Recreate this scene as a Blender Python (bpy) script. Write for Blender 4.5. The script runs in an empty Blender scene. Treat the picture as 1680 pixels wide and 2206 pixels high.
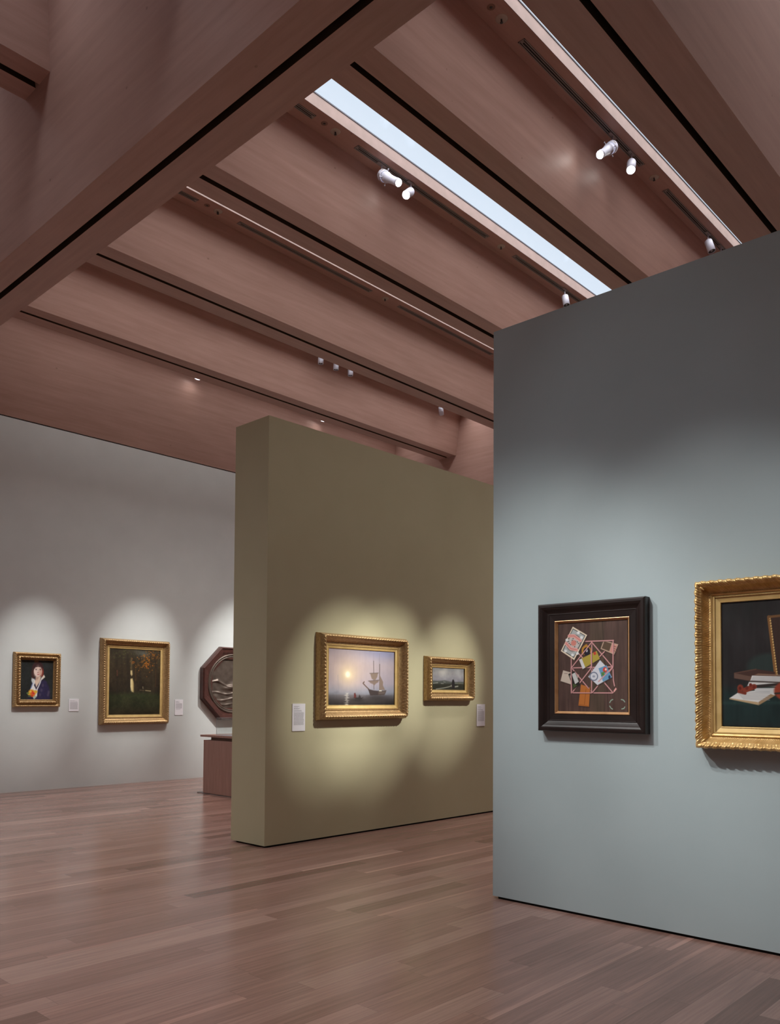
import bpy, bmesh, math, random
import numpy as np
from mathutils import Vector, Matrix

random.seed(7)
SC = bpy.context.scene
COL = SC.collection
PI = math.pi

# ------------------------------------------------------------------ helpers
class MB:
    """collects faces, builds ONE mesh object"""
    def __init__(s):
        s.v = []; s.f = []; s.m = []; s.sm = []
    def add(s, verts, faces, mat=0, smooth=False):
        o = len(s.v)
        s.v += [tuple(p) for p in verts]
        for f in faces:
            s.f.append([i + o for i in f]); s.m.append(mat); s.sm.append(smooth)
    def box(s, x0, y0, z0, x1, y1, z1, mat=0):
        v = [(x0,y0,z0),(x1,y0,z0),(x1,y1,z0),(x0,y1,z0),(x0,y0,z1),(x1,y0,z1),(x1,y1,z1),(x0,y1,z1)]
        s.add(v, [(3,2,1,0),(4,5,6,7),(0,1,5,4),(1,2,6,5),(2,3,7,6),(3,0,4,7)], mat)
    def prism(s, prof, a0, a1, axis='x', mat=0, dark=()):
        n = len(prof)
        def P(a, p):
            return (a, p[0], p[1]) if axis == 'x' else (p[0], a, p[1])
        v = [P(a0, p) for p in prof] + [P(a1, p) for p in prof]
        fs = [(i, (i+1) % n, n + (i+1) % n, n + i) for i in range(n)]
        fs += [tuple(range(n-1, -1, -1)), tuple(range(n, 2*n))]
        o = len(s.f); s.add(v, fs, mat)
        for i in dark: s.m[o+i] = 1
    def hull(s, base, z0, z1, mat=0):
        n = len(base)
        v = [(x, y, z0) for x, y in base] + [(x, y, z1) for x, y in base]
        fs = [(i, (i+1) % n, n + (i+1) % n, n + i) for i in range(n)]
        fs += [tuple(range(n-1, -1, -1)), tuple(range(n, 2*n))]
        s.add(v, fs, mat)
    def lathe(s, prof, M=None, n=24, mat=0, smooth=True):
        M = M or Matrix()
        v = []
        for r, z in prof:
            for k in range(n):
                a = 2*PI*k/n
                v.append(M @ Vector((r*math.cos(a), r*math.sin(a), z)))
        fs = []
        for j in range(len(prof)-1):
            for k in range(n):
                fs.append((j*n+k, j*n+(k+1) % n, (j+1)*n+(k+1) % n, (j+1)*n+k))
        s.add(v, fs, mat, smooth)
    def tube(s, pts, r, n=10, mat=0):
        pts = [Vector(p) for p in pts]
        v = []
        for i, p in enumerate(pts):
            t = (pts[min(i+1, len(pts)-1)] - pts[max(i-1, 0)]).normalized()
            a = t.orthogonal().normalized(); b = t.cross(a)
            for k in range(n):
                an = 2*PI*k/n
                v.append(p + r*(math.cos(an)*a + math.sin(an)*b))
        fs = []
        for i in range(len(pts)-1):
            for k in range(n):
                fs.append((i*n+k, i*n+(k+1) % n, (i+1)*n+(k+1) % n, (i+1)*n+k))
        fs += [tuple(range(n-1, -1, -1)), tuple(range((len(pts)-1)*n, len(pts)*n))]
        s.add(v, fs, mat, True)
    def build(s, name, mats, parent=None, matrix=None):
        me = bpy.data.meshes.new(name)
        me.from_pydata(s.v, [], s.f)
        mats = mats if isinstance(mats, (list, tuple)) else [mats]
        for m in mats: me.materials.append(m)
        me.polygons.foreach_set('material_index', s.m)
        me.polygons.foreach_set('use_smooth', s.sm)
        bm = bmesh.new(); bm.from_mesh(me)
        bmesh.ops.recalc_face_normals(bm, faces=bm.faces)
        bm.to_mesh(me); bm.free()
        me.update()
        o = bpy.data.objects.new(name, me); COL.objects.link(o)
        if parent: o.parent = parent
        if matrix is not None: o.matrix_local = matrix
        return o

def tag(o, label, cat, group=None, kind=None):
    o['label'] = label; o['category'] = cat
    if group: o['group'] = group
    if kind: o['kind'] = kind
    return o
def struct(o, label, cat, group=None): return tag(o, label, cat, group, 'structure')
def empty(name, label, cat, M=None, group=None):
    o = bpy.data.objects.new(name, None); COL.objects.link(o)
    o.empty_display_size = .1
    if M is not None: o.matrix_world = M
    return tag(o, label, cat, group)

def lin(c):
    c = np.asarray(c, float)/255.
    return np.where(c <= .04045, c/12.92, ((c+.055)/1.055)**2.4)

# ------------------------------------------------------------------ materials
def new_mat(name):
    m = bpy.data.materials.new(name); m.use_nodes = True
    nt = m.node_tree
    return m, nt, nt.nodes['Principled BSDF']
def N(nt, t, **kw):
    n = nt.nodes.new(t)
    for k, v in kw.items(): setattr(n, k, v)
    return n
def setp(b, col=None, rough=None, metal=None, spec=None, coat=None):
    if col is not None: b.inputs['Base Color'].default_value = (*col, 1)
    if rough is not None: b.inputs['Roughness'].default_value = rough
    if metal is not None: b.inputs['Metallic'].default_value = metal
    if spec is not None: b.inputs['Specular IOR Level'].default_value = spec
    if coat is not None: b.inputs['Coat Weight'].default_value = coat
def noise_mat(name, c0, c1, scale=(1,1,1), nscale=5, detail=6, rough=.6, metal=0, spec=.4, bump=0, lo=.3, hi=.7, coat=0):
    m, nt, b = new_mat(name)
    tc = N(nt, 'ShaderNodeTexCoord'); mp = N(nt, 'ShaderNodeMapping'); mp.inputs['Scale'].default_value = scale
    nz = N(nt, 'ShaderNodeTexNoise'); nz.inputs['Scale'].default_value = nscale; nz.inputs['Detail'].default_value = detail
    cr = N(nt, 'ShaderNodeValToRGB'); cr.color_ramp.elements[0].position = lo; cr.color_ramp.elements[1].position = hi
    cr.color_ramp.elements[0].color = (*c0, 1); cr.color_ramp.elements[1].color = (*c1, 1)
    L = nt.links.new
    L(tc.outputs['Object'], mp.inputs['Vector']); L(mp.outputs['Vector'], nz.inputs['Vector'])
    L(nz.outputs['Fac'], cr.inputs['Fac']); L(cr.outputs['Color'], b.inputs['Base Color'])
    setp(b, rough=rough, metal=metal, spec=spec, coat=coat)
    if bump:
        bp = N(nt, 'ShaderNodeBump'); bp.inputs['Strength'].default_value = bump; bp.inputs['Distance'].default_value = .01
        L(nz.outputs['Fac'], bp.inputs['Height']); L(bp.outputs['Normal'], b.inputs['Normal'])
    return m

def ceiling_wood(name, along):
    """pinkish timber lining: long grain streaks, faint plain blotches, scattered small pits"""
    m, nt, b = new_mat(name); L = nt.links.new
    tc = N(nt, 'ShaderNodeTexCoord')
    def mapped(s):
        mp = N(nt, 'ShaderNodeMapping'); mp.inputs['Scale'].default_value = s
        L(tc.outputs['Object'], mp.inputs['Vector']); return mp.outputs['Vector']
    g = (.55, 9, 9) if along == 'x' else (9, .55, 9)
    n1 = N(nt, 'ShaderNodeTexNoise'); n1.inputs['Scale'].default_value = 2.2; n1.inputs['Detail'].default_value = 7; n1.inputs['Roughness'].default_value = .62
    L(mapped(g), n1.inputs['Vector'])
    n2 = N(nt, 'ShaderNodeTexNoise'); n2.inputs['Scale'].default_value = .9; n2.inputs['Detail'].default_value = 3
    L(mapped((1, 1, 1)), n2.inputs['Vector'])
    mx = N(nt, 'ShaderNodeMix', data_type='FLOAT'); mx.inputs[0].default_value = .35
    L(n1.outputs['Fac'], mx.inputs[2]); L(n2.outputs['Fac'], mx.inputs[3])
    cr = N(nt, 'ShaderNodeValToRGB')
    e = cr.color_ramp.elements
    e[0].position = .3; e[0].color = (*WOOD0, 1); e[1].position = .7; e[1].color = (*WOOD1, 1)
    L(mx.outputs[0], cr.inputs['Fac'])
    vo = N(nt, 'ShaderNodeTexVoronoi'); vo.inputs['Scale'].default_value = 7.
    L(mapped((.7, 1, 1) if along == 'x' else (1, .7, 1)), vo.inputs['Vector'])
    n3 = N(nt, 'ShaderNodeTexNoise'); n3.inputs['Scale'].default_value = 1.7
    L(mapped((1, 1, 1)), n3.inputs['Vector'])
    # pits only in some cells
    wn = N(nt, 'ShaderNodeTexWhiteNoise'); L(vo.outputs['Position'], wn.inputs['Vector'])
    r2 = N(nt, 'ShaderNodeMath', operation='MULTIPLY'); r2.inputs[1].default_value = .075; L(wn.outputs['Value'], r2.inputs[0])
    lt = N(nt, 'ShaderNodeMath', operation='LESS_THAN'); L(vo.outputs['Distance'], lt.inputs[0]); L(r2.outputs[0], lt.inputs[1])
    gt = N(nt, 'ShaderNodeMath', operation='GREATER_THAN'); L(n3.outputs['Fac'], gt.inputs[0]); gt.inputs[1].default_value = .47
    ml = N(nt, 'ShaderNodeMath', operation='MULTIPLY'); L(lt.outputs[0], ml.inputs[0]); L(gt.outputs[0], ml.inputs[1])
    m2 = N(nt, 'ShaderNodeMath', operation='MULTIPLY'); L(ml.outputs[0], m2.inputs[0]); m2.inputs[1].default_value = .35
    mc = N(nt, 'ShaderNodeMix', data_type='RGBA'); L(m2.outputs[0], mc.inputs[0]); L(cr.outputs['Color'], mc.inputs[6])
    mc.inputs[7].default_value = (.12, .06, .045, 1)
    L(mc.outputs[2], b.inputs['Base Color'])
    rr = N(nt, 'ShaderNodeMapRange'); rr.inputs['To Min'].default_value = .34; rr.inputs['To Max'].default_value = .5
    L(n1.outputs['Fac'], rr.inputs['Value']); L(rr.outputs[0], b.inputs['Roughness'])
    bp = N(nt, 'ShaderNodeBump'); bp.inputs['Strength'].default_value = .06; bp.inputs['Distance'].default_value = .01
    L(n1.outputs['Fac'], bp.inputs['Height']); L(bp.outputs['Normal'], b.inputs['Normal'])
    setp(b, spec=.35)
    return m

def floor_mat():
    m, nt, b = new_mat('oak_plank_floor'); L = nt.links.new
    tc = N(nt, 'ShaderNodeTexCoord'); sp = N(nt, 'ShaderNodeSeparateXYZ'); L(tc.outputs['Object'], sp.inputs[0])
    def M(op, a, bb=None, c=None):
        n = N(nt, 'ShaderNodeMath', operation=op)
        for i, x in enumerate((a, bb, c)):
            if x is None: continue
            if isinstance(x, (int, float)): n.inputs[i].default_value = x
            else: L(x, n.inputs[i])
        return n.outputs[0]
    W = .128
    yr = M('DIVIDE', M('ADD', sp.outputs['Y'], .052), W); row = M('FLOOR', yr); fy = M('FRACT', yr)
    w1 = N(nt, 'ShaderNodeTexWhiteNoise', noise_dimensions='1D'); L(row, w1.inputs['W'])
    w2 = N(nt, 'ShaderNodeTexWhiteNoise', noise_dimensions='1D'); L(M('ADD', row, 91.7), w2.inputs['W'])
    plen = M('ADD', M('MULTIPLY', w2.outputs['Value'], 1.1), 1.0)
    xr = M('DIVIDE', M('ADD', sp.outputs['X'], M('MULTIPLY', w1.outputs['Value'], 9.3)), plen)
    cx = M('FLOOR', xr); fx = M('FRACT', xr)
    cmb = N(nt, 'ShaderNodeCombineXYZ'); L(row, cmb.inputs[0]); L(cx, cmb.inputs[1])
    wp = N(nt, 'ShaderNodeTexWhiteNoise', noise_dimensions='2D'); L(cmb.outputs[0], wp.inputs['Vector'])
    # grain, shifted per plank
    off = N(nt, 'ShaderNodeVectorMath', operation='MULTIPLY_ADD'); L(wp.outputs['Color'], off.inputs[0]); off.inputs[1].default_value = (7, 3, 5); L(tc.outputs['Object'], off.inputs[2])
    mp = N(nt, 'ShaderNodeMapping'); mp.inputs['Scale'].default_value = (.8, 26, 1); L(off.outputs[0], mp.inputs['Vector'])
    g = N(nt, 'ShaderNodeTexNoise'); g.inputs['Scale'].default_value = 2.6; g.inputs['Detail'].default_value = 8; g.inputs['Roughness'].default_value = .65; g.inputs['Distortion'].default_value = .35
    L(mp.outputs[0], g.inputs['Vector'])
    mp2 = N(nt, 'ShaderNodeMapping'); mp2.inputs['Scale'].default_value = (.7, 3.2, 1); L(off.outputs[0], mp2.inputs['Vector'])
    g2 = N(nt, 'ShaderNodeTexNoise'); g2.inputs['Scale'].default_value = 1.6; g2.inputs['Detail'].default_value = 3; L(mp2.outputs[0], g2.inputs['Vector'])
    pv = N(nt, 'ShaderNodeValToRGB')
    el = pv.color_ramp.elements
    el[0].position = 0; el[0].color = (*FL[0], 1); el[1].position = 1; el[1].color = (*FL[4], 1)
    for p, c in ((.14, FL[1]), (.5, FL[2]), (.86, FL[3])):
        e = el.new(p); e.color = (*c, 1)
    L(wp.outputs['Value'], pv.inputs['Fac'])
    gr = N(nt, 'ShaderNodeMapRange'); gr.inputs['From Min'].default_value = .25; gr.inputs['From Max'].default_value = .75
    gr.inputs['To Min'].default_value = .74; gr.inputs['To Max'].default_value = 1.24; L(g.outputs['Fac'], gr.inputs['Value'])
    gr2 = N(nt, 'ShaderNodeMapRange'); gr2.inputs['From Min'].default_value = .3; gr2.inputs['From Max'].default_value = .7
    gr2.inputs['To Min'].default_value = .90; gr2.inputs['To Max'].default_value = 1.09; L(g2.outputs['Fac'], gr2.inputs['Value'])
    def w_sap(n):
        q = N(nt, 'ShaderNodeSeparateColor'); L(n.outputs['Color'], q.inputs[0]); return q.outputs[1]
    # joints
    ey = M('MINIMUM', fy, M('SUBTRACT', 1., fy)); ex = M('MULTIPLY', M('MINIMUM', fx, M('SUBTRACT', 1., fx)), M('DIVIDE', plen, W))
    ed = M('LESS_THAN', M('MINIMUM', ey, ex), .009)
    jt = M('SUBTRACT', 1., M('MULTIPLY', ed, .28))
    tot = M('MULTIPLY', M('MULTIPLY', gr.outputs[0], gr2.outputs[0]), jt)
    # pale sapwood edge on a few boards
    sap = M('MULTIPLY', M('GREATER_THAN', w_sap(wp), .93), M('LESS_THAN', fy, M('ADD', .10, M('MULTIPLY', g2.outputs['Fac'], .25))))
    tot = M('MULTIPLY', tot, M('ADD', 1., M('MULTIPLY', sap, .38)))
    vm = N(nt, 'ShaderNodeVectorMath', operation='SCALE'); L(pv.outputs['Color'], vm.inputs[0]); L(tot, vm.inputs['Scale'])
    L(vm.outputs[0], b.inputs['Base Color'])
    rr = N(nt, 'ShaderNodeMapRange'); rr.inputs['To Min'].default_value = .17; rr.inputs['To Max'].default_value = .30
    L(g.outputs['Fac'], rr.inputs['Value']); L(rr.outputs[0], b.inputs['Roughness'])
    bp = N(nt, 'ShaderNodeBump'); bp.inputs['Strength'].default_value = .05; bp.inputs['Distance'].default_value = .004
    L(tot, bp.inputs['Height']); L(bp.outputs['Normal'], b.inputs['Normal'])
    setp(b, spec=.5)
    return m

def canvas_mat(name, rough=.45):
    m, nt, b = new_mat(name)
    at = N(nt, 'ShaderNodeAttribute', attribute_name='pigment')
    nt.links.new(at.outputs['Color'], b.inputs['Base Color'])
    setp(b, rough=rough, spec=.3)
    return m
def emis_mat(name, col, s):
    m, nt, b = new_mat(name)
    b.inputs['Emission Color'].default_value = (*col, 1); b.inputs['Emission Strength'].default_value = s
    setp(b, col=(.8, .8, .8), rough=.3)
    return m
def thin_glass(name, tint, gloss):
    m = bpy.data.materials.new(name); m.use_nodes = True; nt = m.node_tree; nt.nodes.clear()
    o = N(nt, 'ShaderNodeOutputMaterial'); mx = N(nt, 'ShaderNodeMixShader')
    t = N(nt, 'ShaderNodeBsdfTransparent'); t.inputs['Color'].default_value = (*tint, 1)
    g = N(nt, 'ShaderNodeBsdfGlossy'); g.inputs['Roughness'].default_value = .03
    mx.inputs[0].default_value = gloss
    nt.links.new(t.outputs[0], mx.inputs[1]); nt.links.new(g.outputs[0], mx.inputs[2]); nt.links.new(mx.outputs[0], o.inputs['Surface'])
    return m

SKY_BOOST = 9.6
WOOD0 = (.375, .226, .188); WOOD1 = (.495, .317, .272)
FL = [(.19, .103, .081), (.268, .148, .119), (.302, .169, .138), (.328, .188, .155), (.385, .232, .192)]

M = dict(
    wx=ceiling_wood('ceiling_wood_along_x', 'x'), wy=ceiling_wood('ceiling_wood_along_y', 'y'),
    floor=floor_mat(),
    upstand=noise_mat('dimmed_upstand_wood', (.25, .19, .176), (.30, .225, .21), scale=(1, 1, 1), nscale=9, detail=8, rough=.6, spec=.25),  # timber upstand painted darker and greyer to hold its brightness down
    gray=noise_mat('warm_grey_wall_paint', (.575, .595, .595), (.605, .625, .625), nscale=3, rough=.62, spec=.3),
    olive=noise_mat('olive_wall_paint', (.475, .435, .285), (.50, .46, .305), nscale=3, rough=.62, spec=.3),
    blue=noise_mat('grey_blue_wall_paint', (.405, .485, .505), (.425, .505, .525), nscale=3, rough=.6, spec=.3),
    gap=noise_mat('dark_shadow_gap', (.012, .011, .01), (.018, .016, .015), rough=.9, spec=.1),
    groove=noise_mat('groove_painted_shade', (.055, .034, .02), (.075, .047, .028), rough=.9, spec=.1),  # recess shade put into the colour of the groove faces
    gilt=noise_mat('gilding', (.62, .37, .13), (.86, .58, .25), nscale=18, rough=.36, metal=.5, spec=.5, bump=.08),
    giltd=noise_mat('antique_gilding', (.33, .20, .09), (.53, .345, .165), nscale=55, rough=.38, metal=.55, spec=.5, bump=.15),
    giltp=noise_mat('pale_matt_gilding', (.60, .41, .16), (.72, .51, .22), nscale=14, rough=.48, metal=.35, spec=.5),
    giltc=noise_mat('copper_toned_gilding', (.56, .30, .14), (.75, .44, .22), nscale=14, rough=.4, metal=.5, spec=.5),
    lacquer=noise_mat('black_brown_lacquer', (.012, .007, .006), (.02, .011, .01), scale=(1,1,1), nscale=6, rough=.36, spec=.5),
    canvas=canvas_mat('oil_paint'),
    card=noise_mat('label_card', (.82, .80, .86), (.86, .84, .90), rough=.5),
    ink=noise_mat('label_ink', (.30, .29, .32), (.36, .35, .38), rough=.7),
    white=noise_mat('white_enamel', (.56, .58, .70), (.60, .62, .74), rough=.42, spec=.4),
    track=noise_mat('dark_track_aluminium', (.27, .245, .235), (.32, .29, .28), rough=.5, metal=.1),
    slot=noise_mat('black_track_slot', (.008, .008, .008), (.012, .012, .012), rough=.8),
    metal=noise_mat('dull_sprinkler_metal', (.42, .37, .32), (.50, .44, .39), rough=.5, metal=.3),
    lens=emis_mat('lit_lamp_lens', (1., .96, .90), 42.),
    lensoff=noise_mat('dark_lamp_reflector', (.03, .03, .032), (.05, .05, .052), rough=.3),
    edge=noise_mat('dark_glazing_bar', (.05, .05, .07), (.07, .07, .09), rough=.5),
    pwood=noise_mat('pedestal_veneer', (.33, .185, .15), (.42, .245, .20), scale=(14, 14, .9), nscale=3, rough=.45, spec=.35),
    slab=noise_mat('painted_lavender_reflection', (.62, .60, .66), (.68, .66, .72), rough=.22, spec=.5),  # lavender stands for a grazing reflection on the pedestal top
    reveal=noise_mat('dark_brown_reveal', (.07, .035, .022), (.09, .045, .03), rough=.7),
    mahog=noise_mat('mahogany', (.05, .018, .014), (.085, .03, .024), scale=(3, 3, 3), nscale=8, rough=.3, spec=.5),
    bronze=noise_mat('dark_bronze', (.085, .062, .05), (.13, .097, .08), nscale=12, rough=.42, metal=.5),
    glass=thin_glass('clear_case_glass', (.96, .97, .97), .07),
    dim_glass=thin_glass('light_dimming_glass', (.73, .775, .815), .04),  # tint added to dim and cool the light from the unseen left bay
    sky_glass=thin_glass('skylight_glass', (.97, .98, .99), .04),
)

# ------------------------------------------------------------------ room shell
S = 1.0
ZG, ZJ, ZC, ZGL, ZTOP = 4.949, 5.824, 6.517, 6.634, 6.80
XL0, XL1 = 2.717, 3.202            # girder seen at upper left
RX0, RX1 = 12.118, 12.603          # far girder
LX0, LX1 = -6.60, -6.11            # girder out of sight on the left
YB = 11.232
FLJ, FLG = .30, .20                # faces flare outwards as they rise
YF = -4.2

mb = MB(); mb.add([(-7, YF-.2, 0), (13, YF-.2, 0), (13, YB+.25, 0), (-7, YB+.25, 0)], [(0,1,2,3)])
struct(mb.build('floor', M['floor']), 'wide plank oak floor with a satin finish running under the partitions', 'floor')
mb = MB(); mb.box(-7, YB, 0, 13, YB+.2, 5.040)
struct(mb.build('wall_back', M['gray']), 'warm grey wall across the back with the portrait and forest paintings', 'wall')
mb = MB(); mb.box(-7, YB+.03, 5.03, 13, YB+.2, 5.09)
struct(mb.build('trim_1', M['gap']), 'thin dark shadow gap along the top of the back wall', 'trim')
mb = MB(); mb.box(-7.2, YF-.2, 0, -7.0, YB+.2, 6.8)
struct(mb.build('wall_left', M['gray']), 'warm grey side wall far to the left of the gallery', 'wall')
mb = MB(); mb.box(12.62, YF-.2, 0, 12.82, YB+.2, 6.8)
struct(mb.build('wall_right', M['gray']), 'warm grey side wall hidden behind the partitions', 'wall')
mb = MB(); mb.box(-7, YF-.2, 0, 13, YF, 6.8)
struct(mb.build('wall_front', M['gray']), 'warm grey wall behind the viewpoint', 'wall')

# girders (run along y) and cross girder / joists (run along x)
def beam_profile(a0, a1, z, flare, g0, g1, gd=.13):
    t = flare*(ZTOP - z)
    return [(a0, z), (a0 - t, ZTOP), (a1 + t, ZTOP), (a1, z), (g1, z), (g1, z+gd), (g0, z+gd), (g0, z)]
def beam(axis, a0, a1, z, flare, g0, g1, e0, e1, label, mat):
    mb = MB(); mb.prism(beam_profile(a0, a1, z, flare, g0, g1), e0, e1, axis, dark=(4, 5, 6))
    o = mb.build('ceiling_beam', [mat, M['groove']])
    return struct(o, label, 'ceiling beam', 'grooved timber beams of the ceiling')
beam('y', XL0, XL1, ZG, FLG, 2.929, 2.980, YF, YB-.005, 'deep timber girder crossing the upper left, dark groove along its underside', M['wy'])
beam('y', RX0, RX1, ZG, FLG, 12.33, 12.38, YF, YB-.005, 'far girder whose pinkish face closes the joists above the olive partition', M['wy'])
beam('y', LX0, LX1, ZG, FLG, -6.38, -6.33, YF, YB-.005, 'girder beyond the picture on the far left side of the gallery', M['wy'])

JO = {  # near y, far y, groove y0, y1
    1: (1.860, 2.3625, 2.097, 2.140), 2: (3.903, 4.331, 4.092, 4.141), 3: (5.788, 6.207, 5.968, 6.026),
    4: (7.641, 8.086, 7.832, 7.878), 5: (9.507, 9.929, 9.685, 9.731),
    0: (-.30, .125, -.11, -.06), -1: (-1.45, -1.025, -1.26, -1.21), -2: (-3.3, -2.875, -3.11, -3.06)}
JL = {1: 'cross girder at the top right corner, nearest beam, wide with a dark groove',
      2: 'timber joist between the wide skylight and the top right bay',
      3: 'timber joist below the wide skylight, its face catching the spotlight glow',
      4: 'timber joist with the row of three white spotlights just beneath it',
      5: 'lowest and farthest timber joist, ending in the air above the olive partition',
      0: 'timber joist overhead behind the viewpoint', -1: 'second timber joist behind the viewpoint', -2: 'third timber joist behind the viewpoint'}
for k in (1, 2, 3, 4, 5, 0, -1, -2):
    y0, y1, g0, g1 = JO[k]
    z = ZG if k == 1 else ZJ
    fl = FLJ
    # each end is cut to the flared girder face
    for side, (e0, e1) in (('main', (XL1, RX0)), ('left', (LX1, XL0))):
        prof = beam_profile(y0, y1, z, fl, g0, g1)
        mb = MB(); n = len(prof)
        def xe(base, zz, sgn): return base + sgn*FLG*(zz - ZG)
        v = [(xe(e0, p[1], 1), p[0], p[1]) for p in prof] + [(xe(e1, p[1], -1), p[0], p[1]) for p in prof]
        fs = [(i, (i+1) % n, n+(i+1) % n, n+i) for i in range(n)] + [tuple(range(n-1, -1, -1)), tuple(range(n, 2*n))]
        mb.add(v, fs)
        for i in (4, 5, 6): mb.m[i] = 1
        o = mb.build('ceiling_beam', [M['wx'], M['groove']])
        lab = JL[k] if side == 'main' else {3: 'short stub of joist meeting the girder in the top left corner'}.get(k, 'left bay continuation of the ' + JL[k].split(',')[0])
        struct(o, lab, 'ceiling beam', 'grooved timber beams of the ceiling')
# fascia above the back wall
mb = MB(); prof = [(YB+.008, 5.06), (YB+.008 - .22*(ZTOP-5.06), ZTOP), (YB+.3, ZTOP), (YB+.3, 5.06)]
mb.prism(prof, -7, 13)
struct(mb.build('trim_2', M['wx']), 'tall pinkish timber fascia above the back wall', 'fascia')

# ceiling strips and skylights in each coffer
COF = {1: (2.83, 2.936, 3.476, 3.695), 2: (4.539, 4.806, 5.346, 5.58), 3: (6.415, 6.645, 7.185, 7.433),
       4: (8.294, 8.43, 9.057, 9.299), 5: (10.137, 10.27, 10.68, 10.92),
       0: (.333, .50, 1.10, 1.39), -1: (-.817, -.80, -.60, -.508), -2: (-2.667, -2.35, -1.85, -1.658), -3: (-4.2, -4.0, -3.7, -3.5)}
NAMES = {1: 'bright sliver of skylight in the top right bay', 2: 'broad bright skylight strip in the middle of the ceiling',
         3: 'skylight showing only its pale lit edge beyond the third joist', 4: 'skylight hidden above the fourth bay',
         5: 'skylight hidden above the farthest bay'}
mbc = MB(); nwin = 0
for k, (ya, yb, yc, yd) in COF.items():
    for side, (x0, x1) in (('main', (XL1+.2, RX0-.2)), ('left', (LX1+.2, XL0-.2))):
        mbc.box(x0, ya-.06, ZC, x1, yb, ZGL)
        mbc.box(x0, yc, ZC, x1, yd+.06, ZGL)
        nwin += 1
        w = empty('window_%d' % nwin, 'x', 'skylight')
        lab = NAMES.get(k, 'skylight behind the viewpoint number ' + str(-k+1))
        struct(w, lab if side == 'main' else 'left bay ' + lab.replace('in the top right bay', 'nearest the crossing girder').replace('in the middle of the ceiling', 'second from the viewpoint'), 'skylight', 'long slot skylights')
        p = MB(); p.box(x0, yb-.03, ZGL+.012, x1, yc+.03, ZGL+.020); p.build('pane', M['sky_glass'] if side == 'main' else M['dim_glass'], w)
        fr = MB()
        fr.box(x0, yb-.04, ZGL, x1, yb+.008, ZGL+.012); fr.box(x0, yc-.009, ZGL, x1, yc+.04, ZGL+.012)
        fr.build('glazing_bar', M['edge'], w)
        lb = MB(); lb.box(x0, yc-.004, ZC+.001, x1, yc, ZGL); lb.build('dimmed_upstand', M['upstand'], w)
        # portal so that sky light is sampled through the slot
        ld = bpy.data.lights.new('skylight_portal', 'AREA'); ld.shape = 'RECTANGLE'; ld.size = x1-x0; ld.size_y = yc-yb
        ld.cycles.is_portal = True
        lo = bpy.data.objects.new('skylight_portal', ld); COL.objects.link(lo)
        lo.location = ((x0+x1)/2, (yb+yc)/2, ZGL+.06)
struct(mbc.build('ceiling', M['wx']), 'timber ceiling strips between the joists carrying tracks and sprinklers', 'ceiling')

# ------------------------------------------------------------------ partitions
BL0 = Vector((4.405, 3.189, 0)); BLt = (Vector((4.429, 1.425, 0)) - BL0).normalized()
OL0 = Vector((4.457, 5.629, 0)); OLt = (Vector((7.687, 5.576, 0)) - OL0).normalized()
BK0 = Vector((0, YB, 0)); BKt = Vector((1, 0, 0))
def wall_matrix(p, t, along, z):
    ang = math.atan2(t.y, t.x)
    q = p + t*along
    return Matrix.Translation((q.x, q.y, z)) @ Matrix.Rotation(ang, 4, 'Z')
def partition(name, p, t, length, thick, h, mat, label, left_end=None):
    nrm = Vector((-t.y, t.x, 0))      # into the wall
    a = p; b = p + t*length; c = b + nrm*thick; d = (Vector(left_end) if left_end else p + nrm*thick)
    mb = MB(); mb.hull([(q.x, q.y) for q in (a, b, c, d)], .016, h)
    o = mb.build(name, mat); struct(o, label, 'partition wall')
    i = .035
    a2, b2, c2, d2 = a+t*i+nrm*.012, b-t*i+nrm*.012, c-t*i-nrm*i, d+t*i-nrm*i
    mb = MB(); mb.hull([(q.x, q.y) for q in (a2, b2, c2, d2)], 0, .017)
    mb.build('plinth', M['gap'], o)
    return o
partition('wall_near', BL0, BLt, 3.4, .46, 3.738, M['blue'], 'tall grey-blue partition wall on the right with two framed still lifes')
partition('wall_middle', OL0, OLt, 5.6, .481, 3.759, M['olive'], 'olive partition wall in the middle hung with the two marine paintings', (4.458, 6.11, 0))

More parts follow.
